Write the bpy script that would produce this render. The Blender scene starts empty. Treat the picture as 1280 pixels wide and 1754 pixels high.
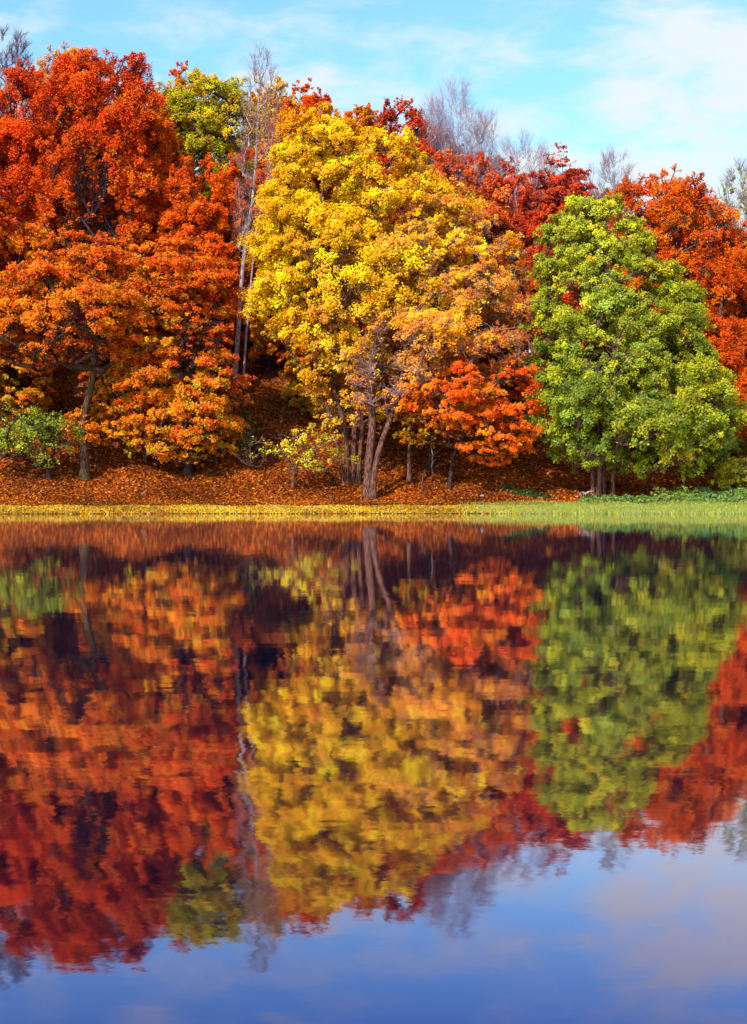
import bpy, math
import numpy as np

SEED = 11
rng = np.random.default_rng(SEED)
C = bpy.context.scene.collection
sc = bpy.context.scene

# ------------------------------------------------------------------ layout
F, CX, HY, H = 2410.0, 640.0, 857.0, 0.5          # focal length in photo pixels, image centre x, horizon, eye height


def X(px, D): return (px - CX) / F * D
def Z(py, D): return H + (HY - py) / F * D


def shore(x):
    x = np.asarray(x, float)
    return 52.0 + 0.35 * np.sin(x * 0.21 + 1.0) + 0.18 * np.sin(x * 0.63) + 0.1 * np.sin(x * 1.7 + 2) + 0.09 * np.sin(x * 3.9) + 0.05 * np.sin(x * 8.7 + 1)


def terrain(x, y):
    x = np.asarray(x, float); y = np.asarray(y, float)
    s = y - shore(x)
    base = np.interp(s, [-60, -12, 0, 3, 4.6, 7, 11, 20, 32, 45, 70, 140, 400],
                     [-4, -1.6, 0, 0.34, 0.66, 1.4, 3.2, 8.0, 12.3, 14.5, 16, 17, 17])
    k = np.interp(x, [-60, -20, -4, 4, 12, 40], [1.1, 1.0, 1.0, .86, .66, .55])
    hill = np.clip((s - 3) / 8, 0, 1)
    z = base * (1 + (k - 1) * hill)
    z = z + hill * (0.35 * np.sin(x * 0.45 + y * 0.2) * np.cos(y * 0.33 - x * .1) + 0.16 * np.sin(x * 1.3 + 1) * np.sin(y * 1.1)
                    + 0.07 * np.sin(x * 3.1 + y) * np.sin(y * 2.7))
    z = z + np.clip(s / 3, 0, 1) * 0.025 * np.sin(x * 2.3 + y * 1.7)
    return z


def ground_D(px, py):
    for D in np.arange(52.2, 100, 0.05):
        if terrain(X(px, D), D) >= Z(py, D):
            return float(D)
    return 60.0


# ------------------------------------------------------------------ object helpers
def tag(o, label=None, cat=None, group=None, kind=None):
    if label: o['label'] = label
    if cat: o['category'] = cat
    if group: o['group'] = group
    if kind: o['kind'] = kind
    return o


def empty(name, loc):
    o = bpy.data.objects.new(name, None)
    o.empty_display_size = 0.3
    o.location = loc
    C.objects.link(o)
    return o


def quad_mesh(name, verts, faces, mat, parent=None, cols=None, smooth=False):
    verts = np.ascontiguousarray(verts, np.float32); faces = np.ascontiguousarray(faces, np.int32)
    me = bpy.data.meshes.new(name)
    n = len(faces); k = faces.shape[1]
    me.vertices.add(len(verts)); me.vertices.foreach_set('co', verts.ravel())
    me.loops.add(n * k); me.loops.foreach_set('vertex_index', faces.ravel())
    me.polygons.add(n); me.polygons.foreach_set('loop_start', np.arange(0, n * k, k, dtype=np.int32))
    if smooth: me.polygons.foreach_set('use_smooth', np.ones(n, bool))
    me.update(calc_edges=True)
    if cols is not None:
        at = me.attributes.new('tint', 'FLOAT_COLOR', 'FACE')
        c4 = np.ones((n, 4), np.float32); c4[:, :3] = cols
        at.data.foreach_set('color', c4.ravel())
    me.materials.append(mat)
    o = bpy.data.objects.new(name, me)
    C.objects.link(o)
    if parent is not None: o.parent = parent
    return o


def norm(v):
    return v / np.maximum(np.linalg.norm(v, axis=-1, keepdims=True), 1e-9)


def leaf_quads(c, n, L, W, fold=0.22):
    """kite shaped leaves: centres c, normals n, length L, width W"""
    N = len(c)
    r = rng.normal(size=(N, 3))
    a = norm(np.cross(n, r)); b = np.cross(n, a)
    L = L[:, None]; W = W[:, None]
    v = np.empty((N, 4, 3), np.float32)
    v[:, 0] = c - a * L * .5
    v[:, 1] = c + b * W * .5 - a * L * .05 + n * W * fold
    v[:, 2] = c + a * L * .5 - n * L * .12
    v[:, 3] = c - b * W * .5 - a * L * .05 + n * W * fold
    f = np.arange(N * 4, dtype=np.int32).reshape(N, 4)
    return v.reshape(-1, 3), f


def tubes(A, B, ra, rb, ta, tb, sides):
    """tapered tube from each A to each B; ring planes perpendicular to ta, tb"""
    N = len(A)
    ang = np.arange(sides) / sides * 2 * np.pi
    ca, sa = np.cos(ang)[None, :, None], np.sin(ang)[None, :, None]

    def ring(P, T, R):
        ref = np.tile(np.array([[0.31, -0.95, 0.05]]), (len(P), 1))
        u = norm(np.cross(T, ref)); w = np.cross(T, u)
        return P[:, None] + R[:, None, None] * (u[:, None] * ca + w[:, None] * sa)
    V = np.concatenate([ring(A, ta, ra), ring(B, tb, rb)], axis=1)          # N, 2s, 3
    i = np.arange(sides); j = (i + 1) % sides
    q = np.stack([i, j, j + sides, i + sides], 1)
    Fc = (np.arange(N) * 2 * sides)[:, None, None] + q[None]
    return V.reshape(-1, 3), Fc.reshape(-1, 4)


def merge(parts):
    vs, fs, k = [], [], 0
    for v, f in parts:
        vs.append(v); fs.append(f + k); k += len(v)
    return np.concatenate(vs), np.concatenate(fs)


# ------------------------------------------------------------------ materials
def new_mat(name):
    m = bpy.data.materials.new(name); m.use_nodes = True
    nt = m.node_tree; nt.nodes.clear()
    out = nt.nodes.new('ShaderNodeOutputMaterial')
    return m, nt, out


def N(nt, t, **kw):
    n = nt.nodes.new(t)
    for k, v in kw.items():
        if hasattr(n, k) and not k[0].isupper(): setattr(n, k, v)
    return n


def leaf_material(name, transl=0.26, gloss=0.006):
    m, nt, out = new_mat(name)
    at = N(nt, 'ShaderNodeAttribute', attribute_name='tint')
    d = N(nt, 'ShaderNodeBsdfDiffuse'); t = N(nt, 'ShaderNodeBsdfTranslucent'); g = N(nt, 'ShaderNodeBsdfGlossy')
    g.inputs['Roughness'].default_value = .42
    sat = N(nt, 'ShaderNodeHueSaturation'); sat.inputs['Saturation'].default_value = 1.08; sat.inputs['Value'].default_value = 1.0
    nt.links.new(at.outputs['Color'], d.inputs['Color'])
    nt.links.new(at.outputs['Color'], sat.inputs['Color']); nt.links.new(sat.outputs[0], t.inputs['Color'])
    m1 = N(nt, 'ShaderNodeMixShader'); m1.inputs[0].default_value = transl
    nt.links.new(d.outputs[0], m1.inputs[1]); nt.links.new(t.outputs[0], m1.inputs[2])
    m2 = N(nt, 'ShaderNodeMixShader'); m2.inputs[0].default_value = gloss
    nt.links.new(m1.outputs[0], m2.inputs[1]); nt.links.new(g.outputs[0], m2.inputs[2])
    nt.links.new(m2.outputs[0], out.inputs[0])
    return m


def bark_material(name, dark, light, moss=None):
    m, nt, out = new_mat(name)
    tc = N(nt, 'ShaderNodeTexCoord'); mp = N(nt, 'ShaderNodeMapping'); mp.inputs['Scale'].default_value = (9, 9, 2.2)
    nt.links.new(tc.outputs['Object'], mp.inputs[0])
    no = N(nt, 'ShaderNodeTexNoise'); no.inputs['Scale'].default_value = 2.2; no.inputs['Detail'].default_value = 6
    nt.links.new(mp.outputs[0], no.inputs['Vector'])
    cr = N(nt, 'ShaderNodeValToRGB')
    cr.color_ramp.elements[0].position = .42; cr.color_ramp.elements[0].color = (*dark, 1)
    cr.color_ramp.elements[1].position = .6; cr.color_ramp.elements[1].color = (*light, 1)
    nt.links.new(no.outputs['Fac'], cr.inputs[0])
    col = cr.outputs[0]
    if moss:
        n2 = N(nt, 'ShaderNodeTexNoise'); n2.inputs['Scale'].default_value = .9; n2.inputs['Detail'].default_value = 4
        nt.links.new(tc.outputs['Object'], n2.inputs['Vector'])
        r2 = N(nt, 'ShaderNodeMapRange'); r2.inputs[1].default_value = .48; r2.inputs[2].default_value = .62
        nt.links.new(n2.outputs['Fac'], r2.inputs[0])
        mx = N(nt, 'ShaderNodeMix', data_type='RGBA'); mx.inputs[7].default_value = (*moss, 1)
        nt.links.new(r2.outputs[0], mx.inputs[0]); nt.links.new(col, mx.inputs[6]); col = mx.outputs[2]
    p = N(nt, 'ShaderNodeBsdfPrincipled'); p.inputs['Roughness'].default_value = .85
    p.inputs['Specular IOR Level'].default_value = .2
    nt.links.new(col, p.inputs['Base Color'])
    bp = N(nt, 'ShaderNodeBump'); bp.inputs['Strength'].default_value = .6; bp.inputs['Distance'].default_value = .04
    nt.links.new(no.outputs['Fac'], bp.inputs['Height']); nt.links.new(bp.outputs[0], p.inputs['Normal'])
    nt.links.new(p.outputs[0], out.inputs[0])
    return m


M_LEAF = leaf_material('autumn_leaves')
M_GREEN = leaf_material('green_leaves', .25, .02)
M_LITTER = leaf_material('fallen_leaves', .05, .008)
M_GRASS = leaf_material('grass_blades', .2, .03)
M_BARK = bark_material('brown_bark', (.05, .022, .016), (.2, .095, .07))
M_BARKRED = bark_material('red_brown_bark', (.045, .017, .013), (.2, .085, .062))
M_BARKMOSS = bark_material('mossy_bark', (.03, .016, .01), (.11, .055, .03), (.06, .045, .012))
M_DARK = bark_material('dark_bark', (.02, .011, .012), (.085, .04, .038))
M_PALE = bark_material('pale_bark', (.2, .14, .14), (.5, .4, .4))
M_GREY = bark_material('silver_bark', (.3, .24, .27), (.55, .46, .5))
M_TWIG = bark_material('twig_bark', (.1, .05, .045), (.3, .18, .16))
M_PINKTWIG = bark_material('pale_pink_twigs', (.2, .115, .115), (.48, .31, .3))
M_LILAC = bark_material('lilac_twigs', (.36, .28, .36), (.62, .5, .6))
M_WINE = bark_material('wine_twigs', (.09, .03, .05), (.25, .1, .13))

# ------------------------------------------------------------------ leaf palettes (linear base colours)
RED = [(.74, .05, .008), (.6, .03, .008), (.8, .075, .008), (.62, .06, .025)]
CRIMSON = [(.6, .06, .02), (.66, .09, .028), (.5, .04, .02), (.62, .14, .07)]
REDOR = [(.88, .12, .005), (.82, .09, .005), (.9, .16, .005), (.74, .06, .008)]
ORANGE = [(.92, .21, .005), (.9, .16, .005), (.93, .29, .006), (.86, .12, .006)]
AMBER = [(.88, .33, .01), (.86, .26, .008), (.8, .4, .014), (.85, .2, .008)]
GOLD = [(.95, .4, .006), (.95, .46, .008), (.93, .33, .006)]
YELLOW = [(.98, .54, .005), (.98, .62, .008), (.96, .47, .005), (.97, .57, .01)]
PINK = [(.85, .32, .12), (.78, .24, .08), (.88, .42, .16), (.68, .17, .07), (.78, .18, .05)]
PEACH = [(.9, .5, .16), (.9, .56, .22), (.85, .42, .12)]
YGREEN = [(.62, .55, .02), (.5, .5, .02), (.74, .6, .02), (.4, .42, .02)]
GREEN = [(.27, .31, .012), (.33, .35, .012), (.2, .27, .014), (.39, .39, .012), (.15, .22, .016)]
LIME = [(.5, .46, .01), (.42, .42, .01), (.58, .5, .012)]
DGREEN = [(.06, .13, .018), (.09, .17, .02), (.12, .2, .02)]
SAGE = [(.3, .34, .14), (.38, .4, .2), (.25, .3, .12)]
RUSTRED = [(.62, .09, .03), (.7, .13, .04), (.55, .06, .025), (.6, .16, .08)]
OLIVE = [(.3, .26, .02), (.22, .22, .02), (.38, .3, .02)]


def pal_pick(spec, n, u, t):
    """spec: list of (palette, weight, ku, kt): weight leans to the right (ku>0) or to the top (kt>0)"""
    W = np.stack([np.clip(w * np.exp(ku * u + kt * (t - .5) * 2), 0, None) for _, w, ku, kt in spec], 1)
    W /= W.sum(1, keepdims=True)
    r = rng.random(n)[:, None]
    idx = (np.cumsum(W, 1) < r).sum(1).clip(0, len(spec) - 1)
    out = np.zeros((n, 3))
    for i, (p, *_ ) in enumerate(spec):
        k = idx == i
        p = np.array(p); out[k] = p[rng.integers(0, len(p), k.sum())]
    return out


# ------------------------------------------------------------------ the tree builder
DENSE_L, DENSE_F, SPREAD = 1.75, 1.45, .8


class Skeleton:
    def __init__(s, cap=20000):
        s.p = np.zeros((cap, 3)); s.par = np.full(cap, -1); s.stem = np.full(cap, -1); s.r = np.zeros(cap)
        s.ok = np.zeros(cap, bool); s.n = 0

    def add(s, p, par, stem=-1, r=0., ok=True):
        i = s.n; s.p[i] = p; s.par[i] = par; s.stem[i] = stem; s.r[i] = r; s.ok[i] = ok; s.n += 1
        return i

    def attach(s, q, up=0.5, step=.6, bend=.18, lim=None):
        m = lim or s.n; P = s.p[:m]; d = q - P; dist = np.linalg.norm(d, axis=1) + 1e-6
        rise = d[:, 2] / dist
        cost = dist * (1 + 1.3 * np.clip(up - rise, 0, 2)); cost[~s.ok[:m]] = 1e9
        i = int(np.argmin(cost)); p = P[i].copy(); L = dist[i]
        k = max(1, int(L / step))
        mid = (p + q) / 2 + np.array([0, 0, bend * L]) + rng.normal(size=3) * .07 * L
        last = i
        for a in range(1, k + 1):
            t = a / k
            pt = (1 - t) ** 2 * p + 2 * t * (1 - t) * mid + t * t * q
            if a < k: pt = pt + rng.normal(size=3) * .03
            last = s.add(pt, last)
        return last


def make_tree(name, label, cat, base, prof, pal, D=None, stems=None, style='maple', n_lobes=34, n_spray=11, n_leaf=70,
              leaf=.15, depth=.85, clear=.25, bark=None, twig=None, mat=None, group=None, rtrunk=.16, lobe_r=.27, twigs=5,
              gap=0.0, bias=.62, twig_r=.009, sub=1.0, spread=1.0, twig_len=1.0, up=.5, fineness=2.0, leafdrop=0.0, dropdir=(0, 0), holes=(), yoff=0.0, wobble=.035):
    """base: pixel of the trunk foot in the photo (D None: on the visible ground) ; prof: [(py, x_left, x_right)...] of the crown"""
    if D is None: D = ground_D(*base)
    bx, by = X(base[0], D), D
    bz = float(terrain(bx, by)) - .06
    root = empty(name, (bx, by, bz))
    tag(root, label, cat, group)
    pr = np.array(prof, float); pr = pr[np.argsort(-pr[:, 0])]                 # bottom to top
    pz = Z(pr[:, 0], D) - bz; pl = X(pr[:, 1], D) - bx; prr = X(pr[:, 2], D) - bx
    z0, z1 = pz[0], pz[-1]
    wmax = np.max(prr - pl) / 2
    sk = Skeleton(120000)
    # stems: list of (dx_base px, dx_top px, top_fraction, radius_scale, dy)
    if stems is None: stems = [(0, ((pr[-1, 1] + pr[-1, 2]) / 2 - base[0]) * .8, .93, 1.0, 0)]
    for si, (db, dt, tf, rs, dy) in enumerate(stems):
        b = np.array([db / F * D, dy * .5, 0.]); zt = z1 * tf
        e = np.array([dt / F * D, dy, zt])
        if zt < .3: continue
        k = max(6, int(zt / .45)); last = -1
        ph = rng.random(4) * 6.3; wob = wobble * zt
        for a in range(k + 1):
            t = a / k
            p = b * (1 - t) + e * t
            p[0] = b[0] + (e[0] - b[0]) * (t ** 1.25)
            env = min(1, t * 3)
            p[0] += env * wob * (.6 * math.sin(ph[0] + t * 5.5) + .35 * math.sin(ph[1] + t * 13) - .6 * math.sin(ph[0]) * (1 - t))
            p[1] += env * wob * (.6 * math.sin(ph[2] + t * 5) + .3 * math.sin(ph[3] + t * 11))
            r = rtrunk * rs * ((1 - t) ** .85 * .93 + .07) * (1 + .75 * math.exp(-p[2] / .2))
            p[2] = p[2] - (.25 if a == 0 else 0)
            last = sk.add(p, last, si, r, p[2] > clear * z1 and a > 0)
    # --- lobes
    if style == 'bare': n_lobes, n_spray, lobe_r, fineness = int(n_lobes * 1.7), n_spray * .26, lobe_r * .6, 1.0
    n_lobes = int(n_lobes * DENSE_L * (1.9 if style == 'beech' else 1.6)); lobe_r = lobe_r * (.78 if style == 'beech' else .95); n_leaf = n_leaf * DENSE_F / fineness * (1.9 if n_leaf > 8 else .5); leaf = leaf * .57
    zz = np.linspace(z0, z1, 200)
    half = np.interp(zz, pz, (prr - pl) / 2); cen = np.interp(zz, pz, (prr + pl) / 2)
    cdf = np.cumsum(half + .28 * wmax); cdf /= cdf[-1]
    i = np.arange(n_lobes)
    zl = np.interp((i + rng.random(n_lobes)) / n_lobes, cdf, zz)
    hw = np.interp(zl, zz, half); cn = np.interp(zl, zz, cen)
    rl = np.clip(lobe_r * hw * rng.uniform(.75, 1.3, n_lobes), .1 * wmax, 1.7)
    rl = np.where(rng.random(n_lobes) < .45, rl * rng.uniform(.4, .7, n_lobes), rl)
    th = i * 2.39996 + rng.normal(size=n_lobes) * .5
    flip = (np.sin(th) > 0) & (rng.random(n_lobes) < bias - .3)
    th = np.where(flip, -th, th)
    fr = np.where(rng.random(n_lobes) < .74, rng.uniform(.86, 1.03, n_lobes), rng.uniform(.1, .7, n_lobes))
    R = np.maximum(hw - .62 * rl, .15 * hw) * fr
    lc = np.stack([cn + R * np.cos(th), R * depth * np.sin(th) + yoff * np.clip((zl - .3 * z0) / max(z0, .5), 0, 1), np.minimum(zl, z1 - .5 * rl * .7)], 1)
    order = np.argsort(np.linalg.norm(lc[:, :2] - 0, axis=1) * .6 + np.abs(lc[:, 2] - z0) * .4)
    lnode = {}
    for j in order:
        q = lc[j] - np.array([0, 0, .35 * rl[j]])
        lnode[j] = sk.attach(q, up=up, step=.7)
    # --- sprays in every lobe
    n0 = sk.n; fine = fineness
    wide = {'beech': 1.4, 'maple': 1.12}.get(style, 1.0)
    sc_l, sr_l, so_l, sz_l, sl_l = [], [], [], [], []
    for j in range(n_lobes):
        m = max(2, int(n_spray * fine * (rl[j] / max(.3, rl.mean())) ** 1.3 * rng.uniform(.75, 1.25)))
        d = rng.normal(size=(m, 3)); d = norm(d)
        flat = {'beech': .36, 'bare': .9, 'upright': .95}.get(style, .66)
        d[:, 2] = np.where((d[:, 2] < -.25) & (rng.random(m) < .55), -d[:, 2], d[:, 2])
        rr = rl[j] * (.3 + 1.15 * rng.random(m) ** .8)[:, None]
        q = lc[j] + d * rr * np.array([spread * wide, spread * wide * .95, flat])
        for a in range(m):
            out = q[a] - np.array([cn[j], 0, lc[j][2] - .4 * rl[j]]); out = out / (np.linalg.norm(out) + 1e-6)
            nd = sk.attach(q[a], up=up * .6, step=.6, bend=.1, lim=n0)
            sc_l.append(q[a]); so_l.append(out); sr_l.append(rl[j] * rng.uniform(.26, .66) / fine ** .45); sl_l.append(j)
            sz_l.append(nd)
    sp = np.array(sc_l); so = np.array(so_l); sr = np.array(sr_l) * sub * SPREAD; sl = np.array(sl_l)
    # --- leaves
    if n_leaf > 0:
        cnt = np.floor(n_leaf * (sr / sr.mean()) ** 1.5 * rng.uniform(.6, 1.35, len(sp)) + rng.random(len(sp))).astype(int)
        if gap > 0: cnt[rng.random(len(sp)) < gap] = 0
        for hx, hy, hrx, hry, hp in holes:
            q2 = ((sp[:, 0] + bx - X(hx, D)) / (hrx / F * D)) ** 2 + ((sp[:, 2] + bz - Z(hy, D)) / (hry / F * D)) ** 2
            cnt[(q2 < 1) & (sp[:, 1] < 1.2) & (rng.random(len(sp)) < hp)] = 0
        if leafdrop > 0:
            un = (sp[:, 0] - np.interp(sp[:, 2], zz, cen)) / wmax; tn = (sp[:, 2] - z0) / (z1 - z0)
            pdrop = np.clip(leafdrop + dropdir[0] * un + dropdir[1] * (tn - .5), 0, .93)
            cnt = (cnt * (1 - pdrop)).astype(int)
        idx = np.repeat(np.arange(len(sp)), cnt); n = len(idx)
        nrm_s = norm(np.array([0, 0, 1.]) + .55 * so + rng.normal(size=so.shape) * (.27 if style == 'beech' else .35))
        if style == 'upright':
            nrm_s = norm(rng.normal(size=so.shape) * np.array([1, 1, .3]) + np.array([0, -.4, 0]))
        e1 = norm(np.cross(nrm_s, rng.normal(size=so.shape))); e2 = np.cross(nrm_s, e1)
        ang = rng.random(n) * 2 * np.pi; rad = np.sqrt(rng.random(n)) * (1 + .25 * np.sin(ang * 3 + idx)); S = sr[idx]
        thick = {'beech': .13, 'maple': .26}.get(style, .25)
        c = (sp[idx] + (e1[idx] * np.cos(ang)[:, None] + e2[idx] * np.sin(ang)[:, None]) * (rad * S)[:, None]
             + nrm_s[idx] * (rng.normal(size=n) * thick * S - .3 * rad ** 2 * S)[:, None]
             + rng.normal(size=(n, 3)) * (S * .18 + .02)[:, None])
        ln = norm((nrm_s[idx] if style != 'upright' else np.array([0, 0, 1.])) * .7 + rng.normal(size=(n, 3)) * .42 + so[idx] * .3 + np.array([-.25, -.6, .15]))
        L = leaf * rng.uniform(.45, 1.45, n); Wd = L * rng.uniform(.55, .85, n)
        u = (sp[:, 0] - np.interp(sp[:, 2], zz, cen)) / wmax; t = (sp[:, 2] - z0) / (z1 - z0)
        lobe_c = pal_pick(pal, n_lobes, (lc[:, 0] - cn) / wmax, (lc[:, 2] - z0) / (z1 - z0))
        spray_c = pal_pick(pal, len(sp), u, t)
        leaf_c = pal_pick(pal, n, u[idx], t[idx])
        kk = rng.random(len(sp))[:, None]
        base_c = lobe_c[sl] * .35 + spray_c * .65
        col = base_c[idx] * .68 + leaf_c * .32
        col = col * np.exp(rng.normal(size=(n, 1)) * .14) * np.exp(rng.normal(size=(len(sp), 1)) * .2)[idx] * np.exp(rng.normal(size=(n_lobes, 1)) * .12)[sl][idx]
        col = np.clip(col * np.array([1, 1, .7]), .002, .96)
        v, f = leaf_quads(c, ln, L, Wd)
        quad_mesh('crown', v, f, mat or M_LEAF, root, col)
    # --- wood: radii by the pipe rule on everything that is not a stem
    n = sk.n; par = sk.par[:n]; r = sk.r[:n].copy()
    limb = sk.stem[:n] < 0
    acc = np.zeros(n); pw = 2.35
    tipr = twig_r * 1.5
    for i2 in range(n - 1, -1, -1):
        if limb[i2]:
            if acc[i2] == 0: acc[i2] = tipr ** pw
            r[i2] = acc[i2] ** (1 / pw)
            acc[par[i2]] += acc[i2]
    for i2 in range(n):
        if limb[i2]: r[i2] = min(r[i2], r[par[i2]] * (.8 if not limb[par[i2]] else 1.0))
    r = np.maximum(r, twig_r)
    P = sk.p[:n]; has = par >= 0
    dirn = np.zeros((n, 3)); dirn[has] = norm(P[has] - P[par[has]])
    dirn[~has] = (0, 0, 1)
    main = np.full(n, -1)
    for i2 in range(n):
        q = par[i2]
        if q >= 0:
            same = sk.stem[i2] == sk.stem[q]
            if same and (main[q] < 0 or r[i2] > r[main[q]]): main[q] = i2
    tan = dirn.copy(); hm = main >= 0
    tan[hm] = norm(dirn[hm] + dirn[main[hm]])
    ii = np.where(has)[0]
    ism = main[par[ii]] == ii
    ta = np.where(ism[:, None], tan[par[ii]], dirn[ii]); ra = np.where(ism, r[par[ii]], np.minimum(r[par[ii]], r[ii] * 1.25))
    for si in range(len(stems)):
        k = sk.stem[ii] == si
        if k.any():
            v, f = tubes(P[par[ii[k]]], P[ii[k]], ra[k], r[ii[k]], ta[k], tan[ii[k]], 9)
            quad_mesh('trunk', v, f, bark or M_BARK, root, smooth=True)
    k = limb[ii]
    big = k & (r[ii] > .026); small = k & ~big
    parts = []
    for kk2, sd in ((big, 6), (small, 4)):
        if kk2.any(): parts.append(tubes(P[par[ii[kk2]]], P[ii[kk2]], ra[kk2], r[ii[kk2]], ta[kk2], tan[ii[kk2]], sd))
    if twigs > 0:
        m = len(sp) * twigs; idx = np.repeat(np.arange(len(sp)), twigs)
        if style in ('bare', 'upright'):
            dd = norm(rng.normal(size=(m, 3)) * (.3 if style == 'bare' else .42) + np.array([0, 0, .95]) + so[idx] * .35)
        else:
            dd = norm(rng.normal(size=(m, 3)) * np.array([1, 1, .45]) + so[idx] * .7)
        A = sp[idx]; ln_ = ((np.full(m, .75) if style == 'bare' else sr[idx]) * rng.uniform(.5, 1.15, m) * twig_len)[:, None]
        Bm = A + dd * ln_ * .5; d2 = norm(dd + rng.normal(size=(m, 3)) * .3); Bm2 = Bm + d2 * ln_ * .55
        tr = np.full(m, twig_r)
        parts.append(tubes(A, Bm, tr, tr * .8, dd, dd, 3)); parts.append(tubes(Bm, Bm2, tr * .8, tr * .4, d2, d2, 3))
        for s_ in range(2):
            d3 = norm(dd + rng.normal(size=(m, 3)) * .55)
            parts.append(tubes(Bm, Bm + d3 * ln_ * .5, tr * .6, tr * .3, d3, d3, 3))
    if parts:
        v, f = merge(parts)
        ob = quad_mesh('branches', v, f, twig or M_TWIG, root, smooth=True)
        if big.any() and (bark or M_BARK) is not (twig or M_TWIG):           # stout limbs wear the bark of the trunk
            ob.data.materials.append(bark or M_BARK)
            mi = np.zeros(len(f), np.int32); mi[:len(parts[0][1])] = 1
            ob.data.polygons.foreach_set('material_index', mi)
    return root


# ------------------------------------------------------------------ the trees, far ones first
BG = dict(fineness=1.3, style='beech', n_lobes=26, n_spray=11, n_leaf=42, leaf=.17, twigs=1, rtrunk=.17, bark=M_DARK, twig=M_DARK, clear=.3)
HILL = 'autumn beeches crowding the hillside'

# skyline, left to right
make_tree('bare_tree', 'dark purplish sparse tree tip at the far left end of the skyline', 'tree', (-2, 560), [(60, -14, 8), (120, -28, 36), (230, -40, 60), (330, -40, 50)],
          [(CRIMSON, 1, 0, 0)], D=78, style='bare', n_lobes=22, n_spray=10, n_leaf=7, leaf=.13, bark=M_DARK, twig=M_WINE, twigs=6, clear=.3, rtrunk=.14)
make_tree('bare_tree', 'thin dark upright tree tip beside the golden crown on the left skyline', 'tree', (34, 560), [(68, 28, 38), (120, 14, 56), (220, 4, 70)],
          [(CRIMSON, 1, 0, 0)], D=80, style='bare', n_lobes=14, n_spray=9, n_leaf=7, leaf=.13, bark=M_DARK, twig=M_WINE, twigs=6, clear=.3, rtrunk=.12)
make_tree('golden_tree', 'golden orange crown showing above the tall red tree at upper left', 'tree', (108, 540),
          [(82, 90, 130), (110, 50, 168), (180, 40, 190), (300, 50, 190)], [(AMBER, 1, 0, 0), (GOLD, .7, 0, .6), (ORANGE, .5, 0, 0)], D=86, **{**BG, 'n_leaf': 30, 'gap': .08, 'style': 'upright'})
make_tree('red_tree', 'deep red crown at the left edge below the dark tree tips', 'tree', (20, 620),
          [(110, -10, 60), (170, -80, 96), (300, -110, 100), (440, -100, 100), (520, -60, 70)], [(RED, 1, -.4, .6), (REDOR, .8, 0, -.4), (CRIMSON, .6, -.4, .6)], D=71,
          **{**BG, 'n_lobes': 36, 'n_leaf': 50, 'leaf': .17, 'style': 'upright'})
make_tree('tall_red_tree', 'tallest red orange rounded crown over dark forked trunk at upper left', 'tree', (165, 620),
          [(92, 150, 200), (120, 95, 250), (190, 70, 282), (300, 62, 285), (400, 90, 270), (470, 110, 250)],
          [(REDOR, 1, 0, 0), (RED, .9, 0, .5), (ORANGE, .5, 0, -.7)], D=70, style='upright', holes=[(172, 400, 40, 140, .92), (110, 440, 34, 90, .75)], n_lobes=46, n_spray=13, n_leaf=46, leaf=.17, bark=M_DARK, twig=M_DARK, rtrunk=.26, clear=.3,
          stems=[(0, 12, .9, 1, 0), (6, 60, .75, .6, .5), (-4, -50, .72, .55, -.4)])
make_tree('orange_tree', 'small flame orange spire poking above the yellow green crown', 'tree', (318, 560),
          [(104, 308, 322), (130, 290, 345), (200, 270, 360), (280, 270, 360)], [(REDOR, 1, 0, 0), (ORANGE, .7, 0, 0)], D=86, **{**BG, 'n_lobes': 20, 'n_leaf': 30, 'style': 'upright'})
make_tree('yellow_green_tree', 'yellow green airy crown with sky showing between dark limbs on the skyline', 'tree', (362, 600),
          [(132, 320, 410), (165, 280, 440), (230, 278, 445), (300, 300, 440), (350, 320, 420)],
          [(YGREEN, 1, 0, 0), (LIME, .6, 0, .4), (GOLD, .6, .3, 0)], D=78, style='maple', n_lobes=34, n_spray=8, n_leaf=40, leaf=.16, bark=M_DARK, twig=M_DARK, rtrunk=.2, gap=.15, clear=.4,
          stems=[(0, -30, .85, 1, 0), (8, 45, .85, .8, .3), (2, 8, .92, .8, -.4)])
make_tree('peach_tree', 'pale peach coloured thin crown on the skyline left of the yellow maple', 'tree', (470, 560),
          [(132, 455, 485), (165, 430, 505), (240, 420, 510), (300, 430, 510)], [(PEACH, 1, 0, 0), (GOLD, .4, 0, 0)], D=88, **{**BG, 'n_leaf': 20, 'twig': M_PINKTWIG, 'twigs': 5, 'style': 'upright'})
make_tree('red_tree', 'orange red pointed crown on the skyline above the yellow maple', 'tree', (522, 560),
          [(136, 512, 534), (165, 490, 560), (230, 470, 580), (330, 470, 590)], [(REDOR, 1, 0, .4), (RED, .6, 0, .4), (ORANGE, .5, 0, -.4)], D=82, **{**BG, 'style': 'upright', 'n_lobes': 34})
make_tree('golden_tree', 'golden crown rising just behind the left top of the yellow maple', 'tree', (545, 600),
          [(182, 520, 575), (205, 485, 605), (260, 468, 620), (340, 470, 630)], [(AMBER, 1, 0, 0), (GOLD, 1, 0, .4)], D=72, **{**BG, 'style': 'upright'})
make_tree('orange_tree', 'soft orange crown on the skyline left of the crimson crown', 'tree', (622, 570),
          [(178, 612, 634), (200, 588, 655), (260, 575, 668), (340, 570, 670)], [(ORANGE, 1, 0, 0), (AMBER, .6, 0, 0), (PINK, .3, 0, 0)], D=82, **{**BG, 'style': 'upright', 'n_lobes': 34})
make_tree('crimson_tree', 'crimson crown on the skyline left of the bare grey trees', 'tree', (688, 580),
          [(166, 660, 690), (190, 648, 720), (250, 640, 742), (340, 640, 750)], [(CRIMSON, 1, 0, .3), (RED, .8, 0, 0)], D=80, **{**BG, 'n_leaf': 26, 'twigs': 5, 'twig': M_WINE, 'style': 'upright'})
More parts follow.
